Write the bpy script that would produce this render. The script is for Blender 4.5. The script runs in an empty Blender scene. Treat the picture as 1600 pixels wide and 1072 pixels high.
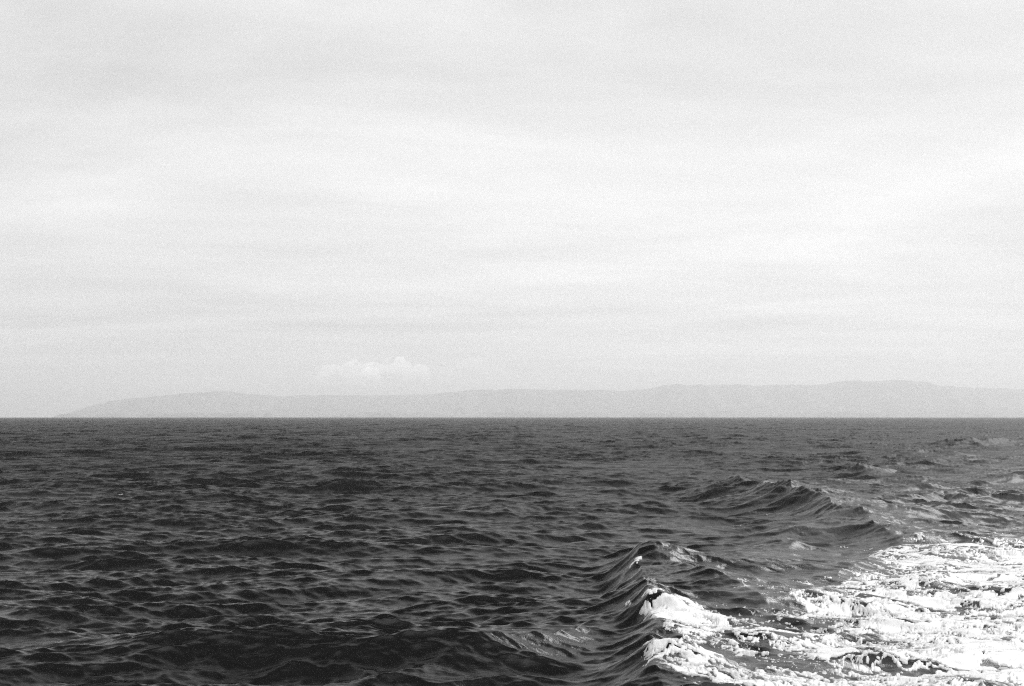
import bpy, bmesh, math
import numpy as np
C = bpy.context.scene
# ------------------------------------------------------------------ camera, world, sun, exposure
CAM_H, F = 5.0, 1778.0            # eye height above the water (m), focal length in 1600-px units
cam = bpy.data.cameras.new('camera'); co = bpy.data.objects.new('camera', cam)
C.collection.objects.link(co); C.camera = co
co.location = (0, 0, CAM_H); co.rotation_euler = (math.radians(90), 0, 0)
cam.sensor_width = 36; cam.lens = 36*F/1600; cam.shift_y = 114/1600
cam.clip_start = 0.1; cam.clip_end = 200000
C.render.resolution_x, C.render.resolution_y = 1024, 686
C.view_settings.view_transform = 'Standard'; C.view_settings.look = 'None'
C.view_settings.exposure = 0.07; C.view_settings.gamma = 1
C.cycles.use_denoising = False; C.cycles.pixel_filter_type = 'BLACKMAN_HARRIS'; C.cycles.filter_width = 1.1; C.cycles.sample_clamp_indirect = 3; C.cycles.sample_clamp_direct = 12
C.cycles.volume_bounces = 4; C.cycles.max_bounces = 8

SUN_EL, SUN_AZ = math.radians(45), math.radians(54)     # azimuth to the right of +Y
w = bpy.data.worlds.new('World'); C.world = w; w.use_nodes = True
nt = w.node_tree; nt.nodes.clear()
N = lambda t, tree=None: (tree or nt).nodes.new(t)
def lk(a, b, tree=None): (tree or nt).links.new(a, b)
def mth(op, a, b=None, c=None, tree=None, clamp=False):
    tree = tree or nt
    n = tree.nodes.new('ShaderNodeMath'); n.operation = op; n.use_clamp = clamp
    for i, v in enumerate((a, b, c)):
        if v is None: continue
        if isinstance(v, (int, float)): n.inputs[i].default_value = v
        else: tree.links.new(v, n.inputs[i])
    return n.outputs[0]
def vnoise(vec, scale, detail=4, rough=.5, tree=None, dist=0.0):
    tree = tree or nt
    n = tree.nodes.new('ShaderNodeTexNoise'); n.inputs['Scale'].default_value = scale
    n.inputs['Detail'].default_value = detail; n.inputs['Roughness'].default_value = rough
    n.inputs['Distortion'].default_value = dist
    tree.links.new(vec, n.inputs['Vector']); return n.outputs[0]
def comb(x, y, z, tree=None):
    tree = tree or nt
    n = tree.nodes.new('ShaderNodeCombineXYZ')
    for i, v in enumerate((x, y, z)):
        if isinstance(v, (int, float)): n.inputs[i].default_value = v
        else: tree.links.new(v, n.inputs[i])
    return n.outputs[0]
def sstep(v, a, b, lo=0.0, hi=1.0, tree=None):
    tree = tree or nt
    n = tree.nodes.new('ShaderNodeMapRange'); n.interpolation_type = 'SMOOTHSTEP'
    n.inputs[1].default_value = a; n.inputs[2].default_value = b
    n.inputs[3].default_value = lo; n.inputs[4].default_value = hi
    tree.links.new(v, n.inputs[0]); return n.outputs[0]

tc = N('ShaderNodeTexCoord')
sep = N('ShaderNodeSeparateXYZ'); lk(tc.outputs['Generated'], sep.inputs[0])
dx, dy, dz = sep.outputs
sky = N('ShaderNodeTexSky'); sky.sky_type = 'NISHITA'; sky.sun_disc = False
sky.sun_elevation = SUN_EL; sky.sun_rotation = SUN_AZ
bw = N('ShaderNodeRGBToBW'); lk(sky.outputs[0], bw.inputs[0])
az = mth('ARCTAN2', dx, dy)                       # radians, + = right
el = mth('ARCSINE', mth('MAXIMUM', dz, 0.0))
# overcast brightness by elevation (values are linear radiance)
ramp = N('ShaderNodeFloatCurve')
lk(mth('DIVIDE', el, math.pi/2), ramp.inputs['Value'])
cv = ramp.mapping.curves[0]
pts = [(0.0,1.0),(.01,1.0),(.03,.95),(.06,.88),(.095,.92),(.14,.89),(.19,.80),(.24,.80),(.32,.76),(.5,.56),(1.0,.28)]
cv.points[0].location = pts[0]; cv.points[1].location = pts[-1]
for p in pts[1:-1]: cv.points.new(*p)
ramp.mapping.update()
base = ramp.outputs[0]
# brighter towards the hidden sun on the right, darker to the left
side = sstep(az, -0.7, 0.42, -0.075, 0.02)
base = mth('ADD', base, side)
base = mth('ADD', base, sstep(dy, -.4, -.85, 0.0, 1.7))     # added glow low in the unseen sky behind the viewer, lights the haze
base = mth('ADD', base, mth('MULTIPLY', sstep(az, -.45, .45, 0.0, .95), mth('MULTIPLY', sstep(el, .33, .6), sstep(el, 1.3, .9))))  # added sky glow above the frame to the right, brightens the water
# stratus sheets seen edge-on: noise on a flat layer high above
inv = mth('DIVIDE', 1.0, mth('ADD', mth('MAXIMUM', dz, 0.0), 0.06))
px, py = mth('MULTIPLY', dx, inv), mth('MULTIPLY', dy, inv)
n1 = vnoise(comb(mth('MULTIPLY', px, 0.7), mth('ADD', py, mth('MULTIPLY', px, .25)), 3.1), .55, 5, .5, dist=.9)
n2 = vnoise(comb(mth('MULTIPLY', px, 0.5), mth('SUBTRACT', py, mth('MULTIPLY', px, .1)), 8.7), 1.7, 7, .6, dist=.3)
base = mth('ADD', base, mth('MULTIPLY', mth('SUBTRACT', n1, .5), .65))
base = mth('ADD', base, mth('MULTIPLY', mth('SUBTRACT', n2, .5), .40))
# low distant cumulus heads poking over the far haze: their tops are lumpy, bases dissolve
def cumulus(a0, a1, top, hgt, amp, seed):
    ca, half = (a0+a1)/2, (a1-a0)/2
    u = mth('DIVIDE', mth('SUBTRACT', az, ca), half)
    env = mth('SUBTRACT', 1.0, mth('MULTIPLY', u, u))
    lump = vnoise(comb(az, mth('MULTIPLY', el, 1.2), seed), 75, 4, .55)
    edge = mth('ADD', top-hgt, mth('MULTIPLY', mth('ADD', mth('MULTIPLY', mth('POWER', mth('MAXIMUM', env, 0.0), .6), .75), mth('MULTIPLY', mth('SUBTRACT', lump, .5), 1.7)), hgt))
    below = mth('SUBTRACT', edge, el)
    m = mth('MULTIPLY', sstep(below, -.0006, .003), sstep(below, hgt*.1, hgt*1.1, 1.0, 0.0))
    return mth('MULTIPLY', mth('MULTIPLY', m, sstep(env, 0.0, .35)), amp)
for args in ((-.175,-.110,.0535,.022,.5,1.0), (-.135,-.068,.0535,.019,.55,4.3), (-.070,.002,.0535,.018,.16,7.7),
             (-.32,-.20,.037,.014,.2,9.2), (-.425,-.365,.032,.003,.2,2.2), (.19,.29,.062,.016,.10,5.1), (.30,.46,.058,.016,.12,6.6)):
    base = mth('ADD', base, cumulus(*args))
base = mth('MAXIMUM', base, 0.05)
# 8 % clear-sky light between the sheets, the rest is cloud; scaled for a Background strength of 0.1
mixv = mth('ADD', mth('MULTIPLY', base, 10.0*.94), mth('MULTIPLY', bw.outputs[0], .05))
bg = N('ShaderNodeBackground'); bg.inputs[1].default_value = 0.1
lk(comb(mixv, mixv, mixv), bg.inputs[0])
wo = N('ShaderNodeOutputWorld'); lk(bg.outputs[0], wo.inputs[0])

sd = bpy.data.lights.new('sun', 'SUN'); sd.energy = 1.7; sd.angle = math.radians(22); sd.color = (1, 1, 1)
so = bpy.data.objects.new('sun', sd); C.collection.objects.link(so)
so.rotation_euler = (math.pi/2-SUN_EL, 0, -SUN_AZ+math.pi)
so.location = (0, 0, 60)

# ------------------------------------------------------------------ materials
def new_mat(name):
    m = bpy.data.materials.new(name); m.use_nodes = True; t = m.node_tree
    return m, t, t.nodes['Principled BSDF']
def grey(v): return (v, v, v, 1)

mat_sea, t, b = new_mat('sea_water')
b.inputs['IOR'].default_value = 1.333
aa = t.nodes.new('ShaderNodeAttribute'); aa.attribute_name = 'wake_sheen'      # sky light on the wake slopes, painted as a paler base colour
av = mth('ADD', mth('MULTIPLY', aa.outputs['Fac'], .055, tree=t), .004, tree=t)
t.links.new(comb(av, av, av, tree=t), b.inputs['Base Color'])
at_ = t.nodes.new('ShaderNodeAttribute'); at_.attribute_name = 'rough'
t.links.new(at_.outputs['Fac'], b.inputs['Roughness'])
g = t.nodes.new('ShaderNodeNewGeometry')
mp = t.nodes.new('ShaderNodeMapping'); mp.inputs['Scale'].default_value = (.5, 1, 1); mp.inputs['Rotation'].default_value = (0,0,.1)
t.links.new(g.outputs['Position'], mp.inputs[0])
nz = vnoise(mp.outputs[0], 9.0, 5, .65, tree=t, dist=.3)
bp = t.nodes.new('ShaderNodeBump'); bp.inputs['Strength'].default_value = 1.0; bp.inputs['Distance'].default_value = .013
t.links.new(nz, bp.inputs['Height']); t.links.new(bp.outputs[0], b.inputs['Normal'])

mat_foam, t, b = new_mat('sea_foam')
at_ = t.nodes.new('ShaderNodeAttribute'); at_.attribute_name = 'thick'
g = t.nodes.new('ShaderNodeNewGeometry')
fm = t.nodes.new('ShaderNodeMapping'); fm.inputs['Scale'].default_value = (.4, 1, 1); t.links.new(g.outputs['Position'], fm.inputs[0])
fn = vnoise(fm.outputs[0], 9, 7, .7, tree=t, dist=.5)
lace = mth('ADD', at_.outputs['Fac'], mth('MULTIPLY', mth('SUBTRACT', fn, .5), 1.15, tree=t), tree=t)
cr = sstep(lace, -.35, 1.15, .035, .70, tree=t)
t.links.new(comb(cr, cr, cr, tree=t), b.inputs['Base Color'])
b.inputs['Roughness'].default_value = .35; b.inputs['Specular IOR Level'].default_value = .4
bp = t.nodes.new('ShaderNodeBump'); bp.inputs['Strength'].default_value = .2; bp.inputs['Distance'].default_value = .015
t.links.new(fn, bp.inputs['Height']); t.links.new(bp.outputs[0], b.inputs['Normal'])

mat_hill, t, b = new_mat('moorland')
g = t.nodes.new('ShaderNodeNewGeometry')
hn = vnoise(g.outputs['Position'], .0022, 8, .62, tree=t)
hv = sstep(hn, .35, .68, .02, .15, tree=t)
t.links.new(comb(hv, hv, hv, tree=t), b.inputs['Base Color']); b.inputs['Roughness'].default_value = .95

# ------------------------------------------------------------------ wave fields
rng = np.random.default_rng(11)
class Band:
    """Random directional wave patch (periodic), height and horizontal pull, from wavelengths lam0..lam1."""
    def __init__(s, L, n, lam0, lam1, slope, rot, spread, chop=1.0):
        s.L, s.n, s.rot, s.lam, s.slope = L, n, rot, lam0, slope
        k1 = np.fft.fftfreq(n, d=L/n)*2*np.pi
        kx, ky = np.meshgrid(k1, k1, indexing='xy')
        k = np.hypot(kx, ky); k[0,0] = 1
        band = np.exp(-np.maximum(0, np.log((2*np.pi/lam1)/k))**2*6)*np.exp(-np.maximum(0, np.log(k/(2*np.pi/lam0)))**2*6)
        ang = np.abs(ky)/k
        amp = k**-2.0*band*(ang**spread+.008); amp[0,0] = 0
        a = amp*(rng.normal(size=(n,n))+1j*rng.normal(size=(n,n)))
        z = np.fft.ifft2(a)
        sx, sy = np.fft.ifft2(1j*kx*a).real, np.fft.ifft2(1j*ky*a).real
        sc = slope/np.sqrt((sx**2+sy**2).mean())
        s.z = (z.real*sc).astype(np.float32)
        s.dx = (np.fft.ifft2(1j*kx/k*a).real*sc*chop).astype(np.float32)
        s.dy = (np.fft.ifft2(1j*ky/k*a).real*sc*chop).astype(np.float32)
    def __call__(s, x, y, zonly=False):
        c, q = math.cos(s.rot), math.sin(s.rot)
        u = ((x*c+y*q)/s.L*s.n); v = ((-x*q+y*c)/s.L*s.n)
        iu, iv = np.floor(u), np.floor(v); fu = (u-iu).astype(np.float32); fv = (v-iv).astype(np.float32)
        iu = iu.astype(np.int64) % s.n; iv = iv.astype(np.int64) % s.n
        iu2, iv2 = (iu+1) % s.n, (iv+1) % s.n
        def S(f): return (f[iv,iu]*(1-fu)+f[iv,iu2]*fu)*(1-fv)+(f[iv2,iu]*(1-fu)+f[iv2,iu2]*fu)*fv
        if zonly: return S(s.z)
        a, b = S(s.dx), S(s.dy)
        return S(s.z), a*c-b*q, a*q+b*c
bands = [Band(211, 512, 6, 26, .045, .12, 6, .8),
         Band(97, 512, 2.2, 7, .13, -.08, 8, .95),
         Band(61, 512, 1.0, 4, .18, .10, 9, .75),
         Band(31, 512, .4, 1.5, .25, .03, 5, .6),
         Band(13, 512, .14, .5, .26, -.10, 3.5, .6)]
class Noise:                                        # plain fractal noise, unit variance
    def __init__(s, n, beta, lo, hi):
        k1 = np.fft.fftfreq(n)*n; kx, ky = np.meshgrid(k1, k1); k = np.hypot(kx, ky); k[0,0] = 1
        a = k**-beta*((k >= lo) & (k <= hi)); a[0,0] = 0
        z = np.fft.ifft2(a*(rng.normal(size=(n,n))+1j*rng.normal(size=(n,n)))).real
        s.z = (z/z.std()).astype(np.float32); s.n = n
    def __call__(s, u, v):                          # one period per unit
        u = u*s.n; v = v*s.n; iu, iv = np.floor(u), np.floor(v); fu, fv = u-iu, v-iv
        fu = fu*fu*(3-2*fu); fv = fv*fv*(3-2*fv)
        iu = iu.astype(np.int64) % s.n; iv = iv.astype(np.int64) % s.n; a, b = (iu+1) % s.n, (iv+1) % s.n
        return ((s.z[iv,iu]*(1-fu)+s.z[iv,a]*fu)*(1-fv)+(s.z[b,iu]*(1-fu)+s.z[b,a]*fu)*fv)
nzA = Noise(512, 1.6, 6, 200); nzB = Noise(512, 1.45, 8, 250); nzC = Noise(512, 1.2, 10, 256); nzS = Noise(256, 2.6, 6, 40); nzF = Noise(512, 1.35, 8, 95)

def wpt(px, py, z=0.0):                             # survey of the wake: photo bearing + height -> metres
    d = (CAM_H-z)*F/(py-650.0); return (d*(px-800)/F, d, z)

def spline(P, n=9):
    P = np.array(P, float); Q = []
    E = np.vstack([2*P[0]-P[1], P, 2*P[-1]-P[-2]])
    for i in range(1, len(E)-2):
        for t_ in np.linspace(0, 1, n, endpoint=False):
            p0, p1, p2, p3 = E[i-1:i+3]
            Q.append(.5*(2*p1+(p2-p0)*t_+(2*p0-5*p1+4*p2-p3)*t_**2+(3*p1-p0-3*p2+p3)*t_**3))
    Q.append(P[-1]); return np.array(Q)

# crest lines: (px, py, crest height) ..., width on the near face, width on the far face, sharpness
RIDGES = [
 ([(520,1085,.0),(640,1056,.20),(760,1022,.28),(860,998,.30),(930,972,.2),(975,950,.0)], .6, 1.3, 1.2),
 ([(985,862,.0),(992,874,.45),(1000,886,.70),(1006,915,.62),(1016,955,.55),(1026,1000,.52),(1040,1045,.50),(1060,1100,.4)], .68, 2.3, 1.25),
 ([(985,884,.0),(1010,882,.42),(1060,900,.40),(1110,920,.36),(1170,945,.28),(1240,975,.18),(1300,1000,.0)], .8, 2.8, 1.25),
 ([(985,960,.0),(1012,966,.22),(1060,975,.32),(1110,985,.26),(1170,1000,.15),(1240,1015,.0)], .45, 1.1, 1.3),
 ([(1020,1085,.0),(1060,1058,.16),(1085,1052,.2),(1130,1075,.0)], .3, .6, 1.3),
 ([(1040,775,.0),(1090,768,.25),(1140,765,.35),(1190,770,.2),(1220,780,.0)], 1.3, 3, 1.2),
 ([(1075,752,.0),(1130,755,.55),(1185,754,1.05),(1235,757,1.32),(1290,774,1.2),(1350,801,.95),(1420,834,.62),(1500,862,.36),(1570,885,.0)], 1.9, 4.0, 1.15),
 ([(1120,905,.0),(1180,870,.22),(1225,840,.42),(1262,822,.55),(1300,816,.38),(1340,822,.0)], 1.3, 2.6, 1.2),
 ([(1200,950,.0),(1280,915,.14),(1330,890,.2),(1370,872,.24),(1392,862,.18),(1420,856,.0)], .6, 1.3, 1.2),
 ([(1390,925,.0),(1412,919,.18),(1450,914,.26),(1485,908,.24),(1510,912,.0)], .34, .8, 1.3),
 ([(1240,747,.0),(1300,736,.6),(1350,730,1.0),(1395,739,.62),(1440,749,.15),(1480,754,.0)], 1.5, 4.0, 1.2),
 ([(1380,694,.0),(1440,691,.5),(1500,685,1.3),(1545,683,1.4),(1600,685,1.1),(1700,693,.0)], 2.6, 4, 1.2),
 ([(1300,712,.0),(1360,708,.4),(1420,705,.7),(1470,707,.6),(1540,712,.0)], 2.5, 6, 1.2),
 ([(1330,775,.0),(1390,766,.3),(1440,760,.5),(1490,763,.35),(1540,772,.0)], 1.3, 3, 1.2),
 ([(1380,800,.0),(1430,786,.28),(1465,775,.36),(1510,782,.22),(1560,790,.0)], 1.0, 2.5, 1.3),
 ([(1330,722,.0),(1400,712,.25),(1455,715,.3),(1520,722,.0)], 2.5, 5, 1.3),
 ([(1480,762,.0),(1540,752,.25),(1590,746,.35),(1640,742,.3),(1720,745,.0)], 1.4, 3, 1.3),
 ([(380,868,.0),(415,850,.10),(445,842,.18),(478,840,.12),(520,846,.0)], .5, 1.0, 1.3),
 ([(640,952,.0),(710,938,.14),(755,930,.2),(800,930,.16),(850,935,.0)], .4, 1.0, 1.3),
 ([(740,806,.0),(780,800,.18),(810,797,.22),(850,802,.0)], .6, 1.4, 1.3),
]
RID = []
for P, wn, wf, pw in RIDGES:
    RID.append((spline([wpt(*p) for p in P]), wn, wf, pw))
def wake(x, y):
    """height of the boat's wake waves at (x, y)"""
    out = np.zeros(x.shape, np.float32)
    jx = nzS(x/40, y/40); jy = nzS(x/37+.37, y/37+.11)
    for Q, wn, wf, pw in RID:
        m = 4*wf
        sel = np.nonzero((x > Q[:,0].min()-m) & (x < Q[:,0].max()+m) & (y > Q[:,1].min()-m) & (y < Q[:,1].max()+m))
        if len(sel[0]) == 0: continue
        X = x[sel]+jx[sel]*.16*wn; Y = y[sel]+jy[sel]*.22*wn
        best = np.full(X.shape, 1e9); H = np.zeros(X.shape); sg = np.zeros(X.shape)
        for i in range(len(Q)-1):
            ax, ay, az_ = Q[i]; bx, by, bz = Q[i+1]; ex, ey = bx-ax, by-ay; l2 = ex*ex+ey*ey+1e-9
            tt = np.clip(((X-ax)*ex+(Y-ay)*ey)/l2, 0, 1)
            ddx, ddy = X-ax-ex*tt, Y-ay-ey*tt; d2 = ddx**2+ddy**2
            u = d2 < best
            best = np.where(u, d2, best); H = np.where(u, az_+(bz-az_)*tt, H)
            # far side of a crest = away from the hull track: sign by segment normal
            sg = np.where(u, np.sign(ex*(Y-ay)-ey*(X-ax)), sg)
        d = np.sqrt(best)
        # continuous widths across the crest line
        near = np.exp(-(d/wn)**pw); far = np.exp(-(d/wf)**pw)
        sag = -.18*np.exp(-((d-wn*2.2)/(wn*1.1))**2)
        torn = 1+.05*nzA(X/44, Y/30)+.022*nzA(X/17+.3, Y/13)*np.where(sg > 0, far, near)      # ragged, uneven lip
        out[sel] += (np.maximum(H, 0)*torn*np.where(sg > 0, far, near+sag)).astype(np.float32)
    return out

# foam density over the water: (px, py, spread in m, weight); >0 foam, <0 open water
FOAM = [wpt(a, b, .6 if b < 910 and a < 1010 else (.42 if a < 1130 else 0))[:2]+(s, d) for a, b, s, d in [
 (1050,975,.55,2.2),(1090,990,.7,2.2),(1030,962,.35,1.6),(1040,1035,.45,2.4),(1080,1040,.6,2.3),(1120,1050,.6,1.6),(1130,1000,.6,1.3),(1180,1010,.7,.6),
 (1160,985,.5,.9),(1240,1000,1.0,.1),(1300,1010,1.0,-.05),(1300,980,1.0,-.1),(1240,1050,.9,-.1),(1320,1050,1.0,.0),(1400,1045,1.0,1.0),(1480,1050,1.1,1.6),(1570,1040,1.4,2.0),
 (1560,980,1.4,1.9),(1480,985,1.3,1.2),(1400,985,1.2,.2),(1560,930,1.6,2.0),(1500,940,1.2,1.3),(1440,955,1.0,.8),(1370,950,1.2,.3),(1420,890,1.2,1.9),(1380,905,1.2,1.5),(1330,915,1.2,.9),
 (1480,885,1.5,1.6),(1560,890,2.0,1.7),(1640,900,2.6,1.8),(1640,1000,2.4,2.0),(1700,950,2.6,1.6),(1540,866,2.2,1.1),(1620,862,2.6,1.2),(1460,868,1.4,1.0),
 (1600,845,2.5,.2),(1500,848,2.0,-.4),(1450,1000,1.0,.4),(1350,1000,.8,.15),(986,882,.11,4.5),(995,880,.10,4.5),(974,894,.07,3.5),
 (1080,935,1.0,-2.5),(1160,935,1.2,-.75),(1250,935,1.4,-.4),(980,980,.7,-3),(960,1040,.9,-3),(1300,880,1.6,-1.3),(1200,890,2.5,-3),(1300,830,4,-3),(1480,820,5,-2.2),(1600,810,5,-1.8),
 (1000,830,6,-3),(900,1000,1.5,-3),(940,930,1.2,-3),(1010,920,.6,-3),(1450,916,.35,-1.3),(1180,950,.7,-1.0),(1150,1060,.35,-.9),(975,1012,.22,.7)]]
def foam_density(x, y):
    num = np.zeros(x.shape); den = np.full(x.shape, .004); num -= .012
    for fx, fy, s_, d_ in FOAM:
        g_ = np.exp(-((x-fx)**2+((y-fy)/1.35)**2)/(2*s_*s_))/1.0
        num += g_*d_; den += g_
    q = np.tanh(num/den/1.3); return np.where(q > 0, q*.85, q*2.0)-.38
def foam_mask(x, y):
    D = foam_density(x, y)
    wx = x+.35*nzA(x/17+.2, y/17); wy = y+.25*nzA(x/15, y/15+.6)+.10*x
    n_ = nzF(wx/52, wy/10)*.55+nzF(wx/27+.1, wy/6.5+.5)*.27
    big = nzB(wx/70+.3, wy/26+.7)*.30
    return D+n_+big

R_EARTH = 6.371e6
def step_r(r): return np.maximum(.0018*r, .03)
def sea(x, y, spacing=None):
    """-> X, Y, Z, roughness of the water above rest position x, y"""
    r = np.hypot(x, y); dr = step_r(r) if spacing is None else spacing(r)
    wk = wake(x, y)
    Z = wk.astype(np.float64); DX = np.zeros_like(Z); DY = np.zeros_like(Z); lost = np.full(Z.shape, .0003)
    gust = 1+.15*nzS(x/310, y/420)+.09*nzS(x/90+.5, y/120)
    calm = 1-.15*np.clip(wk*1.2, 0, 1)
    for b_ in bands:
        wgt = gust*calm
        z_, a_, c_ = b_(x, y)
        Z += z_*wgt; DX += a_*wgt; DY += c_*wgt
        lost += .5*b_.slope**2*np.clip(1-b_.lam/(2.5*dr), 0, 1)**2
    Z -= r*r/(2*R_EARTH)
    rough = np.sqrt(np.sqrt(2*lost))
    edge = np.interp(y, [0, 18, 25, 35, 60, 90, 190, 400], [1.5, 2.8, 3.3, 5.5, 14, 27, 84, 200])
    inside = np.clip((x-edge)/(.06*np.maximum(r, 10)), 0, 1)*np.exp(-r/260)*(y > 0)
    sea.aer = inside*np.clip(.5+.35*nzF(x/70+.2, y/17+.1)+.2*nzF(x/30, y/7), 0, 1.4)  # streaky paler tone painted inside the wake for its reflected light
    return x+DX, y+DY, Z, np.clip(rough, .1, .5)

def grid_mesh(name, X, Y, Z, attrs, mat, keep=None, wrap=False):
    nr, nc = X.shape
    me = bpy.data.meshes.new(name)
    idx = np.arange(nr*nc).reshape(nr, nc)
    a, b_, c, d = idx[:-1,:-1], idx[:-1,1:], idx[1:,1:], idx[1:,:-1]
    q = np.stack([a, b_, c, d], -1).reshape(-1, 4)
    if keep is not None:
        k = keep.ravel(); q = q[(k[q].any(axis=1))]
        used = np.zeros(nr*nc, bool); used[q.ravel()] = True
        remap = np.cumsum(used)-1; q = remap[q]
    else: used = np.ones(nr*nc, bool)
    P = np.stack([X.ravel()[used], Y.ravel()[used], Z.ravel()[used]], -1).astype(np.float32)
    me.vertices.add(len(P)); me.vertices.foreach_set('co', P.ravel())
    me.loops.add(q.size); me.loops.foreach_set('vertex_index', q.ravel().astype(np.int32))
    me.polygons.add(len(q)); me.polygons.foreach_set('loop_start', np.arange(0, q.size, 4, dtype=np.int32))
    me.polygons.foreach_set('use_smooth', np.ones(len(q), bool))
    me.update(calc_edges=True)
    for an, av in attrs.items():
        at = me.attributes.new(an, 'FLOAT', 'POINT'); at.data.foreach_set('value', av.ravel()[used].astype(np.float32))
    me.materials.append(mat)
    o = bpy.data.objects.new(name, me); C.collection.objects.link(o); return o

# ------------------------------------------------------------------ the sea, out past the horizon on every side
def angles(lo, hi, n): return np.linspace(lo, hi, n, endpoint=False)
A = np.radians(np.concatenate([angles(-180, -60, 90), angles(-60, -29, 130), angles(-29, 0, 560), angles(0, 29, 900), angles(29, 60, 130), np.linspace(60, 180, 91)]))
rr = [0.02]
while rr[-1] < 17: rr.append(rr[-1]+.25)
while rr[-1] < 2500: rr.append(rr[-1]*1.0018)
while rr[-1] < 60000: rr.append(rr[-1]*1.03)
RR = np.array(rr)
rg, ag = np.meshgrid(RR, A, indexing='ij')
X, Y, Z, ro = sea(rg*np.sin(ag), rg*np.cos(ag))
water = grid_mesh('sea', X, Y, Z, {'rough': ro, 'wake_sheen': sea.aer}, mat_sea)
water['kind'] = 'structure'
print('sea verts', len(water.data.vertices))

# ------------------------------------------------------------------ foam of the wake
# the foam skin rides on the very same wave grid as the water, so the two surfaces never cross by accident
ri = np.nonzero((RR > 17) & (RR < 62))[0]; ci = np.nonzero((A > math.radians(4.6)) & (A < math.radians(30)))[0]
sl = np.ix_(ri, ci)
rg, ag = rg[sl], ag[sl]; X, Y, Z = X[sl], Y[sl], Z[sl]
x0, y0 = rg*np.sin(ag), rg*np.cos(ag)
m = foam_mask(x0, y0)
m = np.where((rg > 61) | (ag > math.radians(29.7)), -1, m)
solid = np.clip((foam_density(x0, y0)-.45)/.35, 0, 1)*np.exp(-(np.hypot(x0-4.6, y0-26)/2.6)**2)
lump = np.abs(nzA(x0/11, y0/13))+.35*np.abs(nzF(x0/8+.3, y0/9))
Z = Z+np.clip((m+.3)*.05, -.01, .025)+np.clip(m, 0, 1)*(solid*.05+.002)*lump
foam = grid_mesh('wake_foam', X, Y, Z, {'thick': np.clip(m, -.4, 2)}, mat_foam, keep=(m > -.36))
foam['kind'] = 'stuff'; foam['label'] = 'white churned foam of the wake streaked with dark holes at lower right'
print('foam verts', len(foam.data.vertices))

# ------------------------------------------------------------------ far hills
SIL = [(-500,652),(60,658),(112,652),(126,643),(150,636),(185,629),(205,627),(240,626),(262,622),(300,618),(345,614),(380,616),(430,619),(480,621),(540,620),(620,618),(700,616),(740,612),(800,611),(900,612.5),(980,611.5),(1010,609),(1045,604.5),(1130,602.5),(1200,604.5),(1280,604),(1310,600.5),(1350,599),(1400,596.5),(1430,599),(1490,604),(1540,605),(1600,610),(1700,618),(1850,624),(2100,652)]
D0 = 23500.0
sx = np.array([s[0] for s in SIL], float); sh = (652.2-np.array([s[1] for s in SIL], float))/F
hx = np.linspace(-17500, 17500, 900); hy = np.linspace(18500, 29500, 150)
gx, gy = np.meshgrid(hx, hy)
crest_y = D0+900*nzA(gx/52000+.1, gx*0+.3)
ridge_h = np.interp(gx/(gy*.8+D0*.2)*F+800+6*nzA(gx/40000, gy/40000), sx, sh)*D0
prof = np.exp(-np.abs((gy-crest_y)/np.where(gy < crest_y, 1900, 2400))**2.0)
foot = .20*np.exp(-((gy-20300)/700)**2)*np.clip((gx-2500)/4000, 0, 1)
hz = ridge_h*np.maximum(prof*(1+.06*nzB(gx/16000, gy/16000)*(1-prof)), foot)
hz += ridge_h*.05*nzB(gx/21000+.2, gy/15000)*np.clip((1-prof)*3, 0, 1)+6*nzC(gx/6000, gy/6000)*np.clip(ridge_h/200, 0, 1)
hz += 52-(gx**2+gy**2)/(2*R_EARTH)-np.clip(1-ridge_h/40, 0, 1)*60-np.clip(1-hz/10, 0, 1)*40
hills = grid_mesh('hills', gx, gy, hz, {}, mat_hill)
hills['kind'] = 'structure'

# ------------------------------------------------------------------ seabird skimming the water
def skin_obj(name, verts, edges, radii, mat, parent=None, sub=2):
    me = bpy.data.meshes.new(name); me.from_pydata(verts, edges, [])
    o = bpy.data.objects.new(name, me); C.collection.objects.link(o)
    sk = o.modifiers.new('skin', 'SKIN')
    for i, r in enumerate(radii): me.skin_vertices[0].data[i].radius = r if isinstance(r, tuple) else (r, r)
    me.skin_vertices[0].data[0].use_root = True
    ss = o.modifiers.new('sub', 'SUBSURF'); ss.levels = ss.render_levels = sub
    dg = bpy.context.evaluated_depsgraph_get(); dg.update()
    nm = bpy.data.meshes.new_from_object(o.evaluated_get(dg)); o.modifiers.clear(); o.data = nm
    nm.materials.clear(); nm.materials.append(mat)
    nm.polygons.foreach_set('use_smooth', np.ones(len(nm.polygons), bool))
    if parent: o.parent = parent
    return o
mat_bird, t, b = new_mat('bird_plumage')           # black back and head, white underside
tcn = t.nodes.new('ShaderNodeTexCoord'); sp = t.nodes.new('ShaderNodeSeparateXYZ'); t.links.new(tcn.outputs['Object'], sp.inputs[0])
sp2 = mth('ADD', sp.outputs[2], mth('MULTIPLY', sp.outputs[0], .18, tree=t), tree=t)
vv = sstep(sp2, -.018, -.004, .8, .015, tree=t); t.links.new(comb(vv, vv, vv, tree=t), b.inputs['Base Color']); b.inputs['Roughness'].default_value = .7
mat_dark, t, b = new_mat('dark_feather'); b.inputs['Base Color'].default_value = grey(.012); b.inputs['Roughness'].default_value = .7
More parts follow.
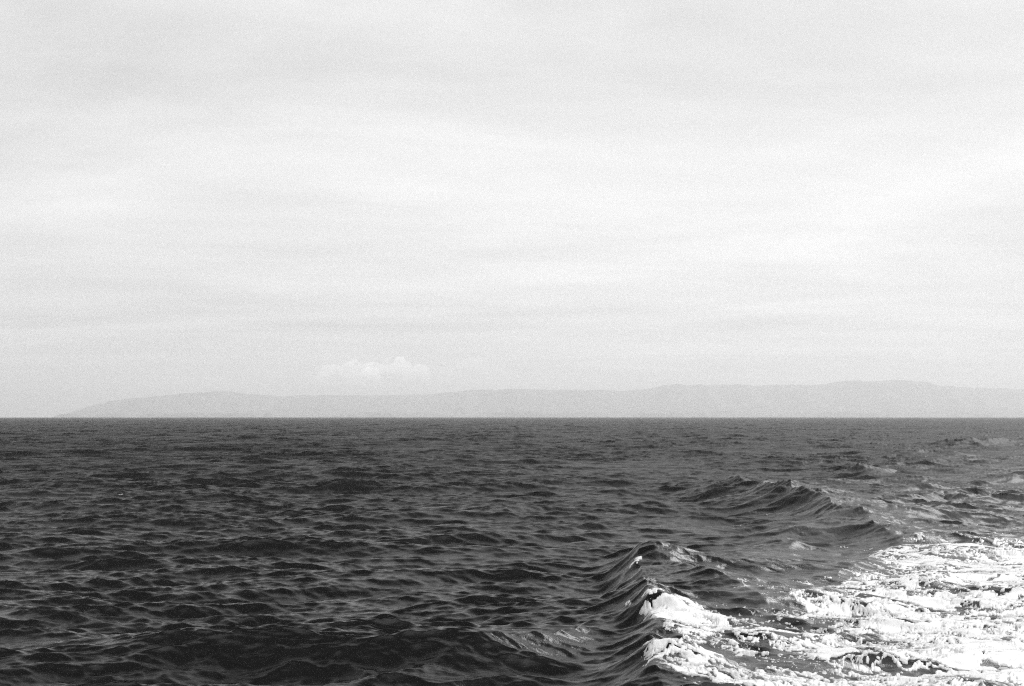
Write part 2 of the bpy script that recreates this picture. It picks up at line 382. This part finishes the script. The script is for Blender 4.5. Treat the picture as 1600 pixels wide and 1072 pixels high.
root = bpy.data.objects.new('seabird', None); C.collection.objects.link(root)
root['label'] = 'tiny black and white seabird flying low over the dark water on the left'; root['category'] = 'bird'
skin_obj('body', [(-.17,0,.01),(-.11,0,0),(0,0,-.01),(.08,0,0),(.13,0,.02),(.17,0,.035),(.20,0,.032)],
         [(i,i+1) for i in range(6)], [.015,.045,.072,.062,.04,.038,.02], mat_bird, root)
skin_obj('beak', [(.205,0,.032),(.225,0,.028),(.245,0,.02)], [(0,1),(1,2)], [(.012,.014),(.010,.012),(.004,.004)], mat_dark, root, 1)
skin_obj('tail', [(-.15,0,.012),(-.19,0,.014),(-.235,0,.012)], [(0,1),(1,2)], [(.012,.02),(.006,.032),(.004,.03)], mat_dark, root, 1)
for s_ in (-1, 1):
    skin_obj('wing', [(.03,s_*.04,.03),(.045,s_*.13,.10),(.02,s_*.22,.14),(-.03,s_*.32,.135)], [(0,1),(1,2),(2,3)],
             [(.07,.016),(.065,.012),(.05,.010),(.02,.006)], mat_dark, root)
bx_, by_, bz_ = wpt(188, 771, 1.0)
root.location = (bx_, by_, bz_); root.rotation_euler = (-.35, -.15, math.radians(150)); root.scale = (1.4,1.4,1.4)

# ------------------------------------------------------------------ haze
bm = bmesh.new(); bmesh.ops.create_cube(bm, size=1)
me = bpy.data.meshes.new('haze'); bm.to_mesh(me); bm.free()
hz_o = bpy.data.objects.new('haze', me); C.collection.objects.link(hz_o)
top, bot = 950.0, -420.0
hz_o.scale = (124000, 124000, top-bot); hz_o.location = (0, 0, (top+bot)/2)
hz_o['kind'] = 'stuff'; hz_o['label'] = 'pale sea haze that fades the far hills'
hm = bpy.data.materials.new('haze'); hm.use_nodes = True; t = hm.node_tree; t.nodes.clear()
pv = t.nodes.new('ShaderNodeVolumePrincipled'); pv.inputs['Color'].default_value = (1,1,1,1)
pv.inputs['Density'].default_value = 2.1/23500; pv.inputs['Anisotropy'].default_value = 0.25
ou = t.nodes.new('ShaderNodeOutputMaterial'); t.links.new(pv.outputs[0], ou.inputs['Volume'])
me.materials.append(hm)
